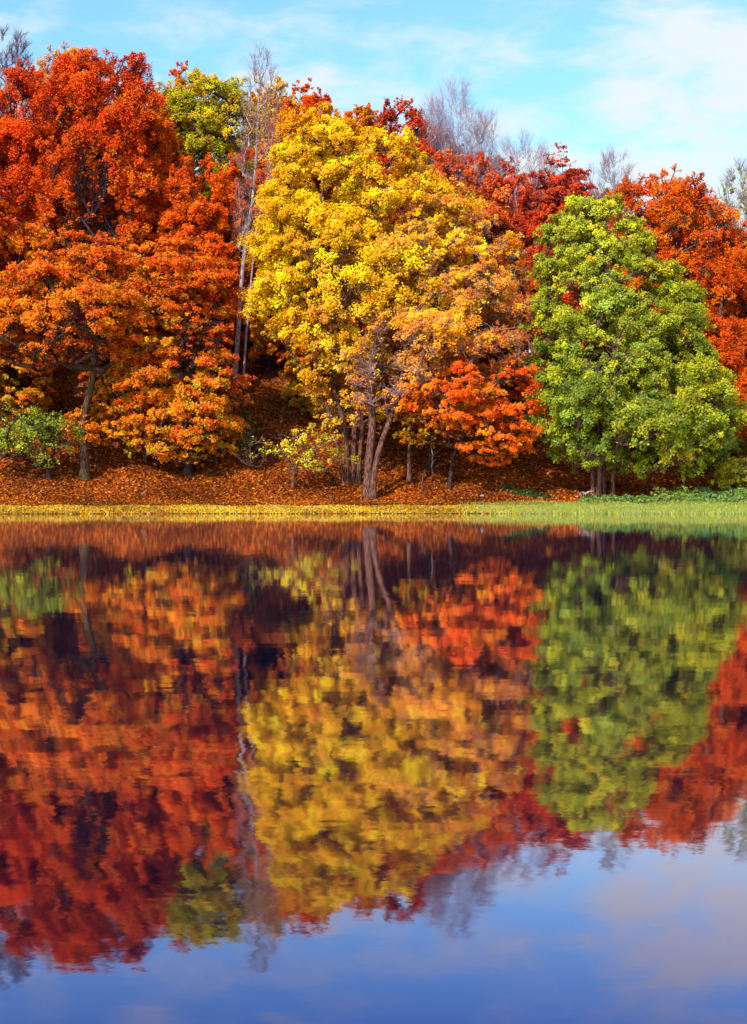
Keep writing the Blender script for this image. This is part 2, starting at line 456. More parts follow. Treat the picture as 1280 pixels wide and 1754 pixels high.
for lab, bx_, pr_, sd in (('pale bare tree with two upright limbs left in the bare skyline group', 742, [(182, 732, 748), (230, 715, 768), (330, 715, 770)], 0),
                          ('tallest silvery bare tree in the skyline group right of the crimson crown', 785, [(152, 765, 792), (200, 748, 815), (270, 745, 822), (340, 750, 820)], 1),
                          ('leaning bare tree at right end of the skyline group above the yellow maple', 815, [(205, 818, 846), (240, 796, 850), (310, 790, 852), (350, 790, 850)], 2)):
    make_tree('bare_tree', lab, 'tree', (bx_, 590), pr_, [(REDOR, 1, 0, 0), (PINK, .5, 0, 0)], D=80 + sd, style='bare', n_lobes=26, n_spray=15, n_leaf=2, leaf=.13,
              bark=M_GREY, twig=M_LILAC, twigs=5, rtrunk=.13, clear=.4, group='bare grey trees on the skyline', twig_len=1.3, twig_r=.0055,
              stems=[(0, (pr_[0][1] + pr_[0][2]) / 2 - bx_, .85, 1, 0), (4, (pr_[1][1] + pr_[1][2]) / 2 - bx_ + 18, .72, .7, .3), (-4, (pr_[1][1] + pr_[1][2]) / 2 - bx_ - 16, .7, .7, -.3)])
make_tree('bare_tree', 'lilac grey twiggy crown between the yellow maple and the thin red tree', 'tree', (890, 600),
          [(248, 870, 905), (275, 846, 945), (330, 840, 960), (400, 850, 950)], [(CRIMSON, 1, 0, -1)], D=82, style='bare', twig_r=.0055, n_lobes=28, n_spray=14, n_leaf=2, leaf=.13,
          bark=M_GREY, twig=M_LILAC, twigs=5, rtrunk=.13, clear=.4, twig_len=1.2)
make_tree('thin_red_tree', 'sparse tree with horizontal red sprays on the skyline left of the green maple', 'tree', (965, 600),
          [(244, 946, 966), (275, 925, 985), (310, 912, 1018), (360, 905, 1025), (420, 910, 1010)], [(RED, 1, 0, 0), (CRIMSON, .5, 0, 0)], D=78, style='beech', n_lobes=26, n_spray=7, n_leaf=22,
          leaf=.16, bark=M_WINE, twig=M_WINE, twigs=6, rtrunk=.12, gap=.25, clear=.4, up=.25)
make_tree('bare_tree', 'grey green wispy bare tree behind the top of the green maple', 'tree', (1050, 600),
          [(270, 1032, 1062), (300, 1012, 1080), (360, 1000, 1090), (420, 1010, 1085)], [(SAGE, 1, 0, 0)], D=80, style='bare', n_lobes=18, n_spray=10, n_leaf=6, leaf=.12,
          bark=M_GREY, twig=M_LILAC, twigs=6, rtrunk=.11, clear=.4)
make_tree('wispy_green_tree', 'pale grey green wispy tree with light stems at the right edge', 'tree', (1272, 640),
          [(285, 1262, 1284), (330, 1238, 1312), (400, 1234, 1330), (480, 1250, 1330)], [(SAGE, 1, 0, 0), (LIME, .25, 0, 0)], D=76, style='bare', n_lobes=24, n_spray=10, n_leaf=16, leaf=.13,
          bark=M_PALE, twig=M_PALE, twigs=5, rtrunk=.11, clear=.35, stems=[(0, 0, .9, 1, 0), (-5, -14, .75, .8, .3), (6, 20, .8, .7, 0)])
make_tree('dark_red_tree', 'dark red bushy crown behind the right flank of the yellow maple', 'tree', (868, 640),
          [(285, 845, 880), (320, 822, 918), (400, 800, 930), (500, 800, 930), (560, 820, 920)], [(CRIMSON, 1, 0, 0), (RED, .7, 0, -.3)], D=72, **{**BG, 'n_lobes': 32, 'n_leaf': 40, 'twigs': 4, 'twig': M_WINE, 'style': 'upright'})
make_tree('pink_red_tree', 'dusky pink red crown just above the right shoulder of the yellow maple', 'tree', (790, 640),
          [(265, 760, 830), (310, 735, 860), (400, 730, 870), (470, 740, 860)], [(PINK, .7, 0, 0), (RED, 1, 0, 0), (REDOR, .7, 0, 0)], D=71, **{**BG, 'n_leaf': 34, 'twig': M_PINKTWIG, 'style': 'upright'})
make_tree('dark_red_tree', 'dark red tree low at the right edge below the wispy green tree', 'tree', (1285, 680),
          [(380, 1265, 1310), (430, 1248, 1340), (540, 1245, 1350), (600, 1255, 1340)], [(CRIMSON, 1, 0, 0), (RED, .6, 0, 0)], D=70, **BG)
make_tree('flame_orange_tree', 'large flame orange rounded crown behind the right side of the green maple', 'tree', (1180, 760),
          [(292, 1100, 1165), (315, 1062, 1205), (360, 1050, 1240), (430, 1070, 1272), (560, 1080, 1310), (680, 1090, 1330), (750, 1120, 1320)],
          [(REDOR, 1, 0, 0), (ORANGE, .8, 0, 0), (RED, .35, .6, -.3)], D=66, style='upright', n_lobes=60, n_spray=14, n_leaf=52, leaf=.15, bark=M_BARK, twig=M_BARK, rtrunk=.22, clear=.2)
make_tree('dark_green_tree', 'dark yew like mass in shade below the flame orange tree', 'tree', (1160, 830),
          [(690, 1110, 1230), (740, 1080, 1260), (810, 1090, 1250)], [(DGREEN, 1, 0, 0), (OLIVE, .5, 0, 0)], D=63, **{**BG, 'n_lobes': 18, 'n_leaf': 30, 'leaf': .15, 'clear': .1})

# hillside fill, each behind the front row
fill = [
    (250, 74, [(210, 225, 300), (300, 205, 330), (430, 205, 330), (520, 220, 310)], [(ORANGE, 1, 0, 0), (REDOR, .8, 0, 0), (PINK, .15, 0, 0)], 'orange hillside beech between the tall red tree and the yellow green crown'),
    (330, 70, [(270, 300, 370), (340, 270, 410), (460, 265, 420), (560, 280, 400)], [(REDOR, 1, 0, .3), (ORANGE, .9, 0, -.3), (RED, .3, 0, 0)], 'red orange hillside beech directly below the yellow green crown'),
    (415, 74, [(260, 385, 450), (330, 365, 480), (480, 365, 485), (600, 380, 470)], [(REDOR, 1, 0, 0), (RED, .6, 0, 0), (AMBER, .3, 0, 0)], 'red orange hillside beech beside the tall pale trunk'),
    (40, 68, [(360, 0, 90), (430, -60, 110), (540, -60, 110), (650, -40, 90)], [(ORANGE, 1, 0, 0), (REDOR, .8, 0, .3), (AMBER, .4, 0, 0)], 'orange hillside beech at left edge below the deep red crown'),
    (240, 67, [(400, 210, 290), (470, 180, 320), (560, 180, 320), (640, 190, 310)], [(REDOR, .9, 0, 0), (ORANGE, 1, 0, 0), (OLIVE, .4, 0, -.5)], 'orange hillside beech at the foot of the tall red tree'),
    (352, 66, [(440, 330, 380), (520, 310, 395), (600, 310, 395), (660, 330, 390)], [(REDOR, 1, 0, 0), (RED, .5, 0, 0), (AMBER, .5, 0, 0)], 'red orange hillside beech left of the open leafy slope'),
    (110, 72, [(330, 80, 150), (420, 60, 190), (560, 60, 190), (620, 80, 160)], [(OLIVE, .5, 0, 0), (ORANGE, 1, 0, 0), (AMBER, .8, 0, 0)], 'amber and olive hillside beech behind the dark forked trunk'),
    (500, 74, [(300, 470, 540), (380, 450, 580), (520, 450, 590), (590, 460, 580)], [(REDOR, 1, 0, 0), (AMBER, .7, 0, 0), (OLIVE, .4, 0, 0)], 'orange hillside beech behind the left half of the yellow maple'),
    (640, 72, [(340, 590, 690), (430, 570, 720), (540, 570, 720), (600, 590, 700)], [(REDOR, 1, 0, 0), (OLIVE, .7, 0, 0), (RED, .5, 0, 0)], 'red and olive hillside beech behind the middle of the yellow maple'),
    (760, 68, [(420, 720, 800), (500, 690, 840), (600, 690, 850), (670, 710, 830)], [(RED, 1, 0, 0), (REDOR, .7, 0, 0), (CRIMSON, .5, 0, 0)], 'red hillside beech behind the right half of the yellow maple'),
    (880, 66, [(450, 850, 930), (530, 820, 950), (640, 820, 950), (720, 840, 940)], [(RED, 1, 0, 0), (REDOR, .8, 0, 0), (OLIVE, .4, 0, -.5)], 'red hillside beech between the yellow maple and the green maple'),
    (960, 70, [(350, 920, 1000), (450, 900, 1030), (600, 900, 1040), (680, 910, 1020)], [(CRIMSON, 1, 0, 0), (RED, .9, 0, 0)], 'dark red hillside beech behind the left side of the green maple'),
    (-70, 66, [(250, -120, -20), (400, -160, 10), (560, -160, 10), (680, -140, 0)], [(REDOR, 1, 0, 0), (ORANGE, .8, 0, 0)], 'red orange hillside beech mostly beyond the left edge'),
    (1350, 66, [(400, 1310, 1400), (520, 1290, 1430), (680, 1290, 1430), (760, 1300, 1420)], [(REDOR, 1, 0, 0), (RED, .8, 0, 0)], 'red orange hillside beech mostly beyond the right edge'),
    (1250, 70, [(480, 1200, 1290), (580, 1190, 1320), (700, 1190, 1320), (760, 1200, 1310)], [(REDOR, 1, 0, 0), (AMBER, .6, 0, -.5), (OLIVE, .3, 0, -.5)], 'orange hillside beech low behind the right flank of the green maple'),
    (15, 64, [(550, -10, 50), (600, -50, 80), (680, -50, 85), (730, -30, 60)], [(OLIVE, 1, 0, 0), (ORANGE, .8, 0, .5), (REDOR, .4, 0, 0)], 'olive brown understorey beech behind the green shrub at left'),
    (205, 65, [(570, 170, 240), (620, 150, 265), (690, 150, 260), (730, 170, 240)], [(OLIVE, .8, 0, 0), (REDOR, .9, 0, .3), (ORANGE, .6, 0, 0)], 'olive orange understorey beech right of the mossy trunk'),
    (560, 66, [(560, 520, 600), (610, 495, 640), (690, 500, 640), (730, 530, 620)], [(OLIVE, 1, 0, 0), (AMBER, .6, 0, 0), (REDOR, .5, 0, 0)], 'olive understorey beech behind the straight reddish trunk cluster'),
    (700, 64, [(540, 650, 750), (600, 630, 790), (690, 640, 790), (730, 660, 770)], [(REDOR, 1, 0, 0), (RED, .7, 0, 0), (OLIVE, .5, 0, 0)], 'red understorey beech behind the forked trunk'),
    (735, 83, [(218, 700, 770), (270, 680, 800), (380, 680, 800), (450, 690, 790)], [(RUSTRED, 1, 0, 0), (REDOR, .4, 0, 0)], 'rusty red hillside beech below the pale two limbed bare tree'),
    (835, 83, [(272, 800, 870), (315, 780, 905), (400, 780, 910), (460, 790, 900)], [(RUSTRED, 1, 0, 0), (RED, .4, 0, 0)], 'rusty red hillside beech below the leaning bare tree'),
    (940, 81, [(305, 905, 975), (345, 880, 1010), (430, 880, 1010), (480, 890, 1000)], [(RUSTRED, 1, 0, 0), (RED, .4, 0, 0)], 'rusty red hillside beech at the foot of the thin red tree'),
    (1040, 84, [(330, 1000, 1080), (375, 985, 1095), (470, 985, 1095), (520, 990, 1080)], [(RUSTRED, 1, 0, 0), (SAGE, .3, 0, .5)], 'rusty red hillside beech behind the very top of the green maple'),
    (170, 78, [(250, 110, 220), (330, 90, 250), (470, 90, 250), (560, 110, 230)], [(REDOR, 1, 0, 0), (OLIVE, .7, 0, 0), (AMBER, .4, 0, 0)], 'olive and red hillside beech seen through the forked limbs of the tall red tree'),
    (462, 70, [(400, 440, 490), (460, 418, 525), (570, 415, 530), (625, 430, 510)], [(REDOR, 1, 0, 0), (AMBER, .6, 0, 0), (OLIVE, .3, 0, 0)], 'orange hillside beech at top of the open leafy slope'),
    (445, 80, [(300, 420, 480), (360, 400, 500), (500, 400, 500), (560, 410, 490)], [(ORANGE, 1, 0, 0), (REDOR, 1, 0, 0), (RED, .5, 0, 0)], 'orange red hillside beech in the rear row between pale trunk and yellow maple'),
    (262, 80, [(140, 245, 292), (200, 215, 325), (330, 210, 330), (450, 225, 310)], [(REDOR, 1, 0, 0), (ORANGE, .7, 0, 0), (RED, .4, 0, .4)], 'red orange hillside beech filling the skyline left of the yellow green crown'),
    (450, 85, [(158, 430, 470), (220, 405, 505), (330, 400, 505), (430, 410, 495)], [(PEACH, .8, 0, .6), (AMBER, 1, 0, 0), (REDOR, .8, 0, -.5)], 'amber hillside beech in the rear row behind the top of the pale trunk'),
    (-10, 82, [(200, -70, 60), (280, -90, 90), (430, -90, 90), (560, -60, 70)], [(RED, 1, 0, 0), (REDOR, .8, 0, 0)], 'red hillside beech in the rear row at the far left edge'),
    (90, 84, [(230, 20, 150), (320, 0, 180), (460, 0, 180), (560, 20, 160)], [(REDOR, 1, 0, 0), (ORANGE, .8, 0, 0)], 'red orange hillside beech in the rear row behind the tall red tree'),
    (200, 83, [(210, 140, 270), (300, 120, 290), (460, 120, 290), (560, 140, 270)], [(ORANGE, 1, 0, 0), (AMBER, .6, 0, 0), (OLIVE, .5, 0, 0)], 'amber orange hillside beech in the rear row right of the tall red tree'),
    (300, 84, [(260, 240, 350), (340, 220, 390), (470, 220, 390), (560, 240, 370)], [(ORANGE, 1, 0, 0), (REDOR, .8, 0, 0), (OLIVE, .3, 0, 0)], 'orange hillside beech in the rear row under the flame orange spire'),
    (410, 85, [(280, 350, 460), (360, 330, 490), (480, 330, 490), (560, 350, 470)], [(AMBER, 1, 0, 0), (ORANGE, .8, 0, 0), (REDOR, .8, 0, 0)], 'amber hillside beech in the rear row beside the tall pale trunk'),
    (520, 84, [(270, 460, 570), (340, 450, 600), (480, 450, 600), (560, 460, 580)], [(ORANGE, 1, 0, 0), (REDOR, .8, 0, 0)], 'orange hillside beech in the rear row behind the yellow maple'),
    (640, 84, [(270, 580, 700), (340, 570, 720), (480, 570, 720), (560, 580, 700)], [(RED, 1, 0, 0), (ORANGE, .8, 0, 0)], 'red hillside beech in the rear row behind the yellow maple'),
    (760, 84, [(300, 690, 820), (360, 680, 840), (500, 680, 840), (580, 690, 820)], [(RED, 1, 0, 0), (PINK, .6, 0, 0)], 'dusky red hillside beech in the rear row below the bare grey trees'),
    (880, 84, [(330, 820, 930), (400, 810, 960), (520, 810, 960), (600, 820, 940)], [(CRIMSON, 1, 0, 0), (RED, .6, 0, 0)], 'crimson hillside beech in the rear row below the lilac twiggy crown'),
    (1010, 82, [(380, 950, 1060), (440, 930, 1080), (560, 930, 1090), (640, 950, 1070)], [(RED, 1, 0, 0), (CRIMSON, .6, 0, 0)], 'red hillside beech in the rear row behind the green maple'),
    (1110, 78, [(318, 1060, 1150), (400, 1040, 1210), (560, 1060, 1210), (640, 1070, 1200)], [(REDOR, 1, 0, 0), (RED, .6, 0, 0)], 'red orange hillside beech in the rear row behind the flame orange tree'),
    (1250, 82, [(400, 1200, 1300), (470, 1180, 1330), (580, 1180, 1330), (660, 1200, 1310)], [(CRIMSON, 1, 0, 0), (RED, .6, 0, 0)], 'crimson hillside beech in the rear row by the wispy green tree'),
]
for bx_, D_, pr_, pal_, lab in fill:
    make_tree('beech_tree', lab, 'tree', (bx_, 700), pr_, pal_, D=D_, group=HILL, **{**BG, 'style': 'upright' if D_ > 67 else 'beech', 'n_leaf': 36, 'leaf': .18, 'n_lobes': 28, 'clear': .2, 'twigs': 1})

# bare dark poles standing in the shade of the wood
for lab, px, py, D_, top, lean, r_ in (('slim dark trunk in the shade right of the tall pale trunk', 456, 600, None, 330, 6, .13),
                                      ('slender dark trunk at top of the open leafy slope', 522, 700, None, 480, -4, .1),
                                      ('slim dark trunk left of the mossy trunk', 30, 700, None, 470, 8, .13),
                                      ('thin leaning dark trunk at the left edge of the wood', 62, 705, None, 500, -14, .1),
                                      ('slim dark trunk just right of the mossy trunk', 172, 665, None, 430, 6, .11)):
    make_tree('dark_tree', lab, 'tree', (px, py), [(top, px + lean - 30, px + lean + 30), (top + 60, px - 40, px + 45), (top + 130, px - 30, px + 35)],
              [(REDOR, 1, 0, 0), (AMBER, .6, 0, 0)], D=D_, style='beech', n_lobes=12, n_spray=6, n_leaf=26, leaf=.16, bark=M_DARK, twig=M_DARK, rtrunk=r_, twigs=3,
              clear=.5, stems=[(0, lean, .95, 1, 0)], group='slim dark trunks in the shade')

# tall pale trunk reaching the skyline
make_tree('pale_trunk_tree', 'very tall slender pale trunk with forked bare top left of the yellow maple', 'tree', (402, 668),
          [(92, 440, 458), (140, 424, 472), (230, 420, 480), (330, 408, 470), (430, 400, 460)], [(AMBER, 1, 0, 0), (REDOR, .8, 0, -1), (YGREEN, .5, 0, 0)], D=None, style='bare', n_lobes=26, n_spray=7, n_leaf=4,
          leaf=.14, wobble=.01, bark=M_PALE, twig=M_PINKTWIG, twigs=4, twig_r=.006, rtrunk=.13, clear=.5, stems=[(0, 48, .97, 1, 0), (14, 64, .8, .55, .4)])

# front row, left side
make_tree('mossy_beech', 'orange beech with layered sprays and clear mossy trunk on the left bank', 'tree', (145, 820),
          [(400, 90, 190), (450, 20, 240), (530, -50, 265), (590, -50, 240), (630, 40, 190)],
          [(ORANGE, .8, 0, -.3), (REDOR, 1.2, 0, .5), (AMBER, .6, 0, -.7), (RED, .45, 0, .6), (OLIVE, .2, 0, -.6)], style='beech', n_lobes=46, n_spray=9, n_leaf=46, leaf=.15, bark=M_BARKMOSS, twig=M_DARK, rtrunk=.2, clear=.42, up=.2, holes=[(152, 600, 40, 70, .75)],
          stems=[(0, 14, .95, 1, 0)], depth=.7, gap=.1)
make_tree('young_beech', 'small amber spray of young beech beside the foot of the mossy trunk', 'tree', (168, 800),
          [(690, 150, 190), (715, 112, 230), (750, 105, 240), (765, 130, 200)], [(AMBER, 1, 0, 0), (ORANGE, 1, 0, 0)], style='beech', n_lobes=12, n_spray=7, n_leaf=34, leaf=.13,
          bark=M_DARK, twig=M_DARK, rtrunk=.05, clear=.3, up=.2)
make_tree('orange_beech', 'broad orange red beech with amber low boughs left of the leafy slope', 'tree', (322, 815),
          [(405, 250, 350), (450, 210, 400), (530, 190, 392), (620, 195, 395), (700, 205, 410), (770, 230, 395), (800, 290, 360)],
          [(REDOR, 1.3, 0, .7), (ORANGE, .8, 0, 0), (AMBER, .7, 0, -1.0), (YGREEN, .3, 0, -1.0), (RED, .6, .4, .3), (OLIVE, .2, 0, -.4)], style='beech', n_lobes=60, n_spray=10, n_leaf=46, leaf=.145, bark=M_DARK, twig=M_DARK,
          rtrunk=.17, clear=.18, up=.2, depth=.75, gap=.1, holes=[(330, 610, 22, 55, .85), (268, 520, 20, 45, .75), (372, 560, 16, 40, .8)], stems=[(0, -6, .93, 1, 0), (4, 30, .7, .6, .3)])
make_tree('young_beech', 'small beech with grey stem and pale yellow sprays under the orange boughs', 'tree', (250, 793),
          [(680, 225, 275), (720, 200, 290), (780, 196, 240)], [(AMBER, 1, 0, 0), (YGREEN, 1, -.8, -.5), (ORANGE, .6, 0, .6)], style='beech', n_lobes=14, n_spray=7, n_leaf=30, leaf=.13,
          bark=M_BARKMOSS, twig=M_DARK, rtrunk=.1, clear=.5, up=.2)
make_tree('young_beech', 'slim dark stemmed young beech left of the pale yellow shrub', 'tree', (371, 795),
          [(600, 350, 390), (640, 330, 430), (700, 335, 425), (730, 350, 410)], [(REDOR, 1, 0, 0), (RED, .6, 0, 0), (AMBER, .5, 0, -1), (PINK, .4, 0, 0)], style='beech', n_lobes=16, n_spray=7, n_leaf=30, leaf=.13,
          bark=M_DARK, twig=M_PINKTWIG, rtrunk=.09, clear=.45, up=.2, twigs=6)
make_tree('green_shrub', 'green leafy shrub on short dark stem at the left edge of the bank', 'shrub', (85, 822),
          [(695, 30, 80), (725, -20, 105), (765, -30, 112), (795, 40, 110)], [(GREEN, 1, 0, 0), (YGREEN, .25, -.8, .5), (DGREEN, .6, .4, -.4)], style='maple', n_lobes=14, n_spray=7, n_leaf=15, leaf=.13, spread=1.6, lobe_r=.35,
          bark=M_DARK, twig=M_DARK, mat=M_GREEN, rtrunk=.1, clear=.2, up=.2, depth=.7, fineness=1.0, gap=.3)
make_tree('pale_shrub', 'small shrub of pale pinkish yellow leaves over dark green on the slope', 'shrub', (428, 800),
          [(735, 415, 440), (755, 395, 462), (785, 395, 460), (800, 420, 450)], [(PEACH, 1, 0, .5), (YGREEN, 1, 0, 0), (GREEN, 1.2, 0, -1.3)], style='maple', n_lobes=9, n_spray=6, n_leaf=8, leaf=.12, spread=1.7,
          bark=M_TWIG, twig=M_TWIG, rtrunk=.04, clear=.1, fineness=1.0, gap=.2, twigs=4, twig_r=.006)
make_tree('dark_green_shrub', 'dark green shrub in shade on the slope above the pale shrub', 'shrub', (420, 770),
          [(705, 400, 435), (730, 390, 446), (765, 400, 445)], [(GREEN, 1, 0, 0), (DGREEN, 1, 0, 0)], style='beech', n_lobes=10, n_spray=6, n_leaf=30, leaf=.11, mat=M_GREEN,
          bark=M_DARK, twig=M_DARK, rtrunk=.04, clear=.1)
make_tree('yellow_shrub', 'yellow leaved shrub with pink twigs at the foot of the leafy slope', 'shrub', (500, 836),
          [(728, 505, 560), (750, 480, 590), (785, 478, 588), (808, 495, 560)], [(YELLOW, 1, 0, .4), (YGREEN, .9, 0, 0), (GREEN, .35, .3, -1), (PINK, .3, .4, -.6)], style='maple', n_lobes=12, n_spray=6, n_leaf=10, leaf=.13, spread=1.7,
          bark=M_BARK, twig=M_TWIG, rtrunk=.06, clear=.2, fineness=1.0, gap=.25, twigs=4, twig_r=.006, up=.2)

# middle: the two big yellow maples and the red spray
make_tree('yellow_maple', 'big bright yellow maple on a cluster of reddish straight trunks', 'tree', (605, 828),
          [(212, 520, 600), (232, 480, 690), (280, 465, 745), (350, 450, 800), (430, 440, 830), (520, 440, 820), (600, 480, 740), (660, 520, 690), (735, 560, 665)],
          [(YELLOW, 1.4, -.4, .5), (GOLD, .6, -.3, .3), (AMBER, .15, .6, 0), (PINK, .3, 1.0, -1.2)], style='maple', n_lobes=88, n_spray=12, n_leaf=50, leaf=.15, bark=M_BARKRED, twig=M_BARKRED,
          rtrunk=.13, clear=.22, lobe_r=.17, depth=.7, twigs=3, twig_r=.007, holes=[(600, 510, 28, 70, .75), (600, 700, 40, 40, .4)], stems=[(-10, -40, .8, .95, .2), (2, 20, .95, 1, .4), (10, 70, .75, .8, -.2), (-14, -110, .6, .55, 0)], gap=.05, leafdrop=.12, dropdir=(.25, -.6))
make_tree('pink_gold_maple', 'thinning pinkish gold maple on stout forked trunk with bare pale twigs', 'tree', (630, 852),
          [(345, 720, 800), (380, 680, 862), (450, 660, 905), (540, 640, 930), (600, 610, 936), (650, 600, 900), (700, 620, 760)],
          [(PINK, .9, .2, -.9), (AMBER, .5, .5, .2), (GOLD, 1, .2, .7), (YELLOW, .9, -.6, .4), (ORANGE, .3, 1.0, -.2), (REDOR, .22, 1.5, -.4)], style='maple', n_lobes=66, n_spray=10, n_leaf=46, leaf=.14, bark=M_BARKRED, twig=M_PINKTWIG,
          rtrunk=.2, clear=.16, lobe_r=.17, depth=.6, twigs=3, gap=.22, up=.35, leafdrop=.3, dropdir=(.15, -.9), twig_len=1.6, twig_r=.007, holes=[(650, 640, 40, 60, .7)],
          stems=[(0, 55, .85, 1, 0), (8, 120, .78, .7, -.3)])
make_tree('red_beech', 'low fiery red orange beech boughs hanging between yellow and green maples', 'tree', (768, 838),
          [(625, 790, 900), (665, 700, 930), (705, 690, 942), (745, 760, 938), (775, 790, 900), (792, 820, 860)],
          [(REDOR, 1.4, .4, 0), (ORANGE, .8, 0, -.6), (AMBER, .35, -.5, -.5), (RED, .7, .5, .5)], style='beech', n_lobes=40, n_spray=9, n_leaf=52, leaf=.14, bark=M_DARK, twig=M_DARK, rtrunk=.09, clear=.35, up=.1, depth=.6, yoff=-2.3, gap=.22,
          lobe_r=.16, stems=[(0, 70, .9, 1, 0)])
make_tree('young_beech', 'grey slim stem with curved foot right of the forked trunk', 'tree', (702, 826),
          [(680, 690, 750), (715, 675, 785), (765, 685, 775)], [(AMBER, 1, 0, 0), (REDOR, 1, 0, 0), (YGREEN, .5, 0, 0)], style='beech', n_lobes=12, n_spray=6, n_leaf=26, leaf=.13,
          bark=M_BARK, twig=M_DARK, rtrunk=.1, clear=.5, up=.2, stems=[(0, 6, .95, 1, 0)])
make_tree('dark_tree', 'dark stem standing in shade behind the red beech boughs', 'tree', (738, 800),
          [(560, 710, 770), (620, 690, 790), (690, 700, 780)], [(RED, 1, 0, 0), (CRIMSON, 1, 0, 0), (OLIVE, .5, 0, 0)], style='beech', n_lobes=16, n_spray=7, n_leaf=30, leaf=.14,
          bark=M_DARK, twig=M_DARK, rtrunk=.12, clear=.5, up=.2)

# right side
make_tree('green_maple', 'green maple with broad cone crown and four slender trunks on the right bank', 'tree', (1030, 853),
          [(344, 985, 1045), (365, 945, 1090), (420, 922, 1112), (480, 915, 1160), (540, 912, 1200), (620, 910, 1222), (690, 915, 1255), (740, 930, 1255), (785, 960, 1215), (805, 1080, 1190)],
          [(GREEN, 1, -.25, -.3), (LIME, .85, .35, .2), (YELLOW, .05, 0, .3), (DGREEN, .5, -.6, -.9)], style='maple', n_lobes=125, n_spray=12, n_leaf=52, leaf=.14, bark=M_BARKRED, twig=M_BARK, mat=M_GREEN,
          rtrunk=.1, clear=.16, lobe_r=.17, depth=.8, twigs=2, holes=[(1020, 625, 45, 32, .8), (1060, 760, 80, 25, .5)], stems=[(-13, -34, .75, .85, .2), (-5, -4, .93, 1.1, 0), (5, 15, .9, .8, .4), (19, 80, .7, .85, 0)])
make_tree('olive_shrub', 'olive green rounded shrub at the right edge of the bank', 'shrub', (1272, 850),
          [(785, 1250, 1290), (805, 1228, 1320), (835, 1226, 1330)], [(OLIVE, 1, 0, 0), (LIME, .4, 0, 0)], style='maple', n_lobes=16, n_spray=8, n_leaf=34, leaf=.11, mat=M_GREEN,
          bark=M_DARK, twig=M_DARK, rtrunk=.06, clear=.1)
make_tree('green_shrub', 'small bluish green bush rising above the brambles right of the maple trunks', 'shrub', (1132, 860),
          [(835, 1122, 1142), (846, 1116, 1150), (858, 1116, 1150)], [(GREEN, 1, 0, 0), (SAGE, .5, 0, 0)], style='maple', n_lobes=10, n_spray=6, n_leaf=20, leaf=.09, mat=M_GREEN,
          bark=M_DARK, twig=M_DARK, rtrunk=.02, clear=.1)
make_tree('green_shrub', 'second small green bush in the brambles nearer the right edge', 'shrub', (1178, 859),
          [(832, 1166, 1186), (845, 1158, 1198), (858, 1156, 1200)], [(GREEN, 1, 0, 0), (SAGE, .4, 0, 0)], style='maple', n_lobes=10, n_spray=6, n_leaf=20, leaf=.09, mat=M_GREEN,
          bark=M_DARK, twig=M_DARK, rtrunk=.02, clear=.1)


# ------------------------------------------------------------------ ground and water
def sheet(name, xs, ys, zf, mat):
    gx, gy = np.meshgrid(xs, ys); gz = zf(gx, gy)
    v = np.stack([gx.ravel(), gy.ravel(), gz.ravel()], 1)
    nx, ny = len(xs), len(ys)
    a = (np.arange(ny - 1)[:, None] * nx + np.arange(nx - 1)[None]).ravel()
    f = np.stack([a, a + 1, a + nx + 1, a + nx], 1)
    o = quad_mesh(name, v, f, mat, smooth=True)
    o['kind'] = 'structure'
    return o


def ground_material():
    m, nt, out = new_mat('leaf_covered_ground')
    tc = N(nt, 'ShaderNodeTexCoord')
    vo = N(nt, 'ShaderNodeTexVoronoi'); vo.inputs['Scale'].default_value = 9; vo.inputs['Randomness'].default_value = 1
    nt.links.new(tc.outputs['Object'], vo.inputs['Vector'])
    sep = N(nt, 'ShaderNodeSeparateColor'); nt.links.new(vo.outputs['Color'], sep.inputs[0])
    cr = N(nt, 'ShaderNodeValToRGB'); el = cr.color_ramp.elements
    el[0].position = 0; el[0].color = (.05, .012, .006, 1)
    el[1].position = 1; el[1].color = (.4, .13, .03, 1)
    for p_, c_ in ((.35, (.15, .032, .01, 1)), (.7, (.27, .06, .012, 1))):
        e = el.new(p_); e.color = c_
    nt.links.new(sep.outputs[0], cr.inputs[0])
    no = N(nt, 'ShaderNodeTexNoise'); no.inputs['Scale'].default_value = .55; no.inputs['Detail'].default_value = 5
    nt.links.new(tc.outputs['Object'], no.inputs['Vector'])
    mr = N(nt, 'ShaderNodeMapRange'); mr.inputs[1].default_value = .3; mr.inputs[2].default_value = .7
    mr.inputs[3].default_value = .5; mr.inputs[4].default_value = 1.1
    nt.links.new(no.outputs['Fac'], mr.inputs[0])
    mul = N(nt, 'ShaderNodeMix', data_type='RGBA', blend_type='MULTIPLY'); mul.inputs[0].default_value = 1
    nt.links.new(cr.outputs[0], mul.inputs[6]); nt.links.new(mr.outputs[0], mul.inputs[7])
    p = N(nt, 'ShaderNodeBsdfPrincipled'); p.inputs['Roughness'].default_value = .9; p.inputs['Specular IOR Level'].default_value = .15
    nt.links.new(mul.outputs[2], p.inputs['Base Color'])
    bp = N(nt, 'ShaderNodeBump'); bp.inputs['Strength'].default_value = .8; bp.inputs['Distance'].default_value = .06
    nt.links.new(vo.outputs['Distance'], bp.inputs['Height']); nt.links.new(bp.outputs[0], p.inputs['Normal'])
    nt.links.new(p.outputs[0], out.inputs[0])
    return m


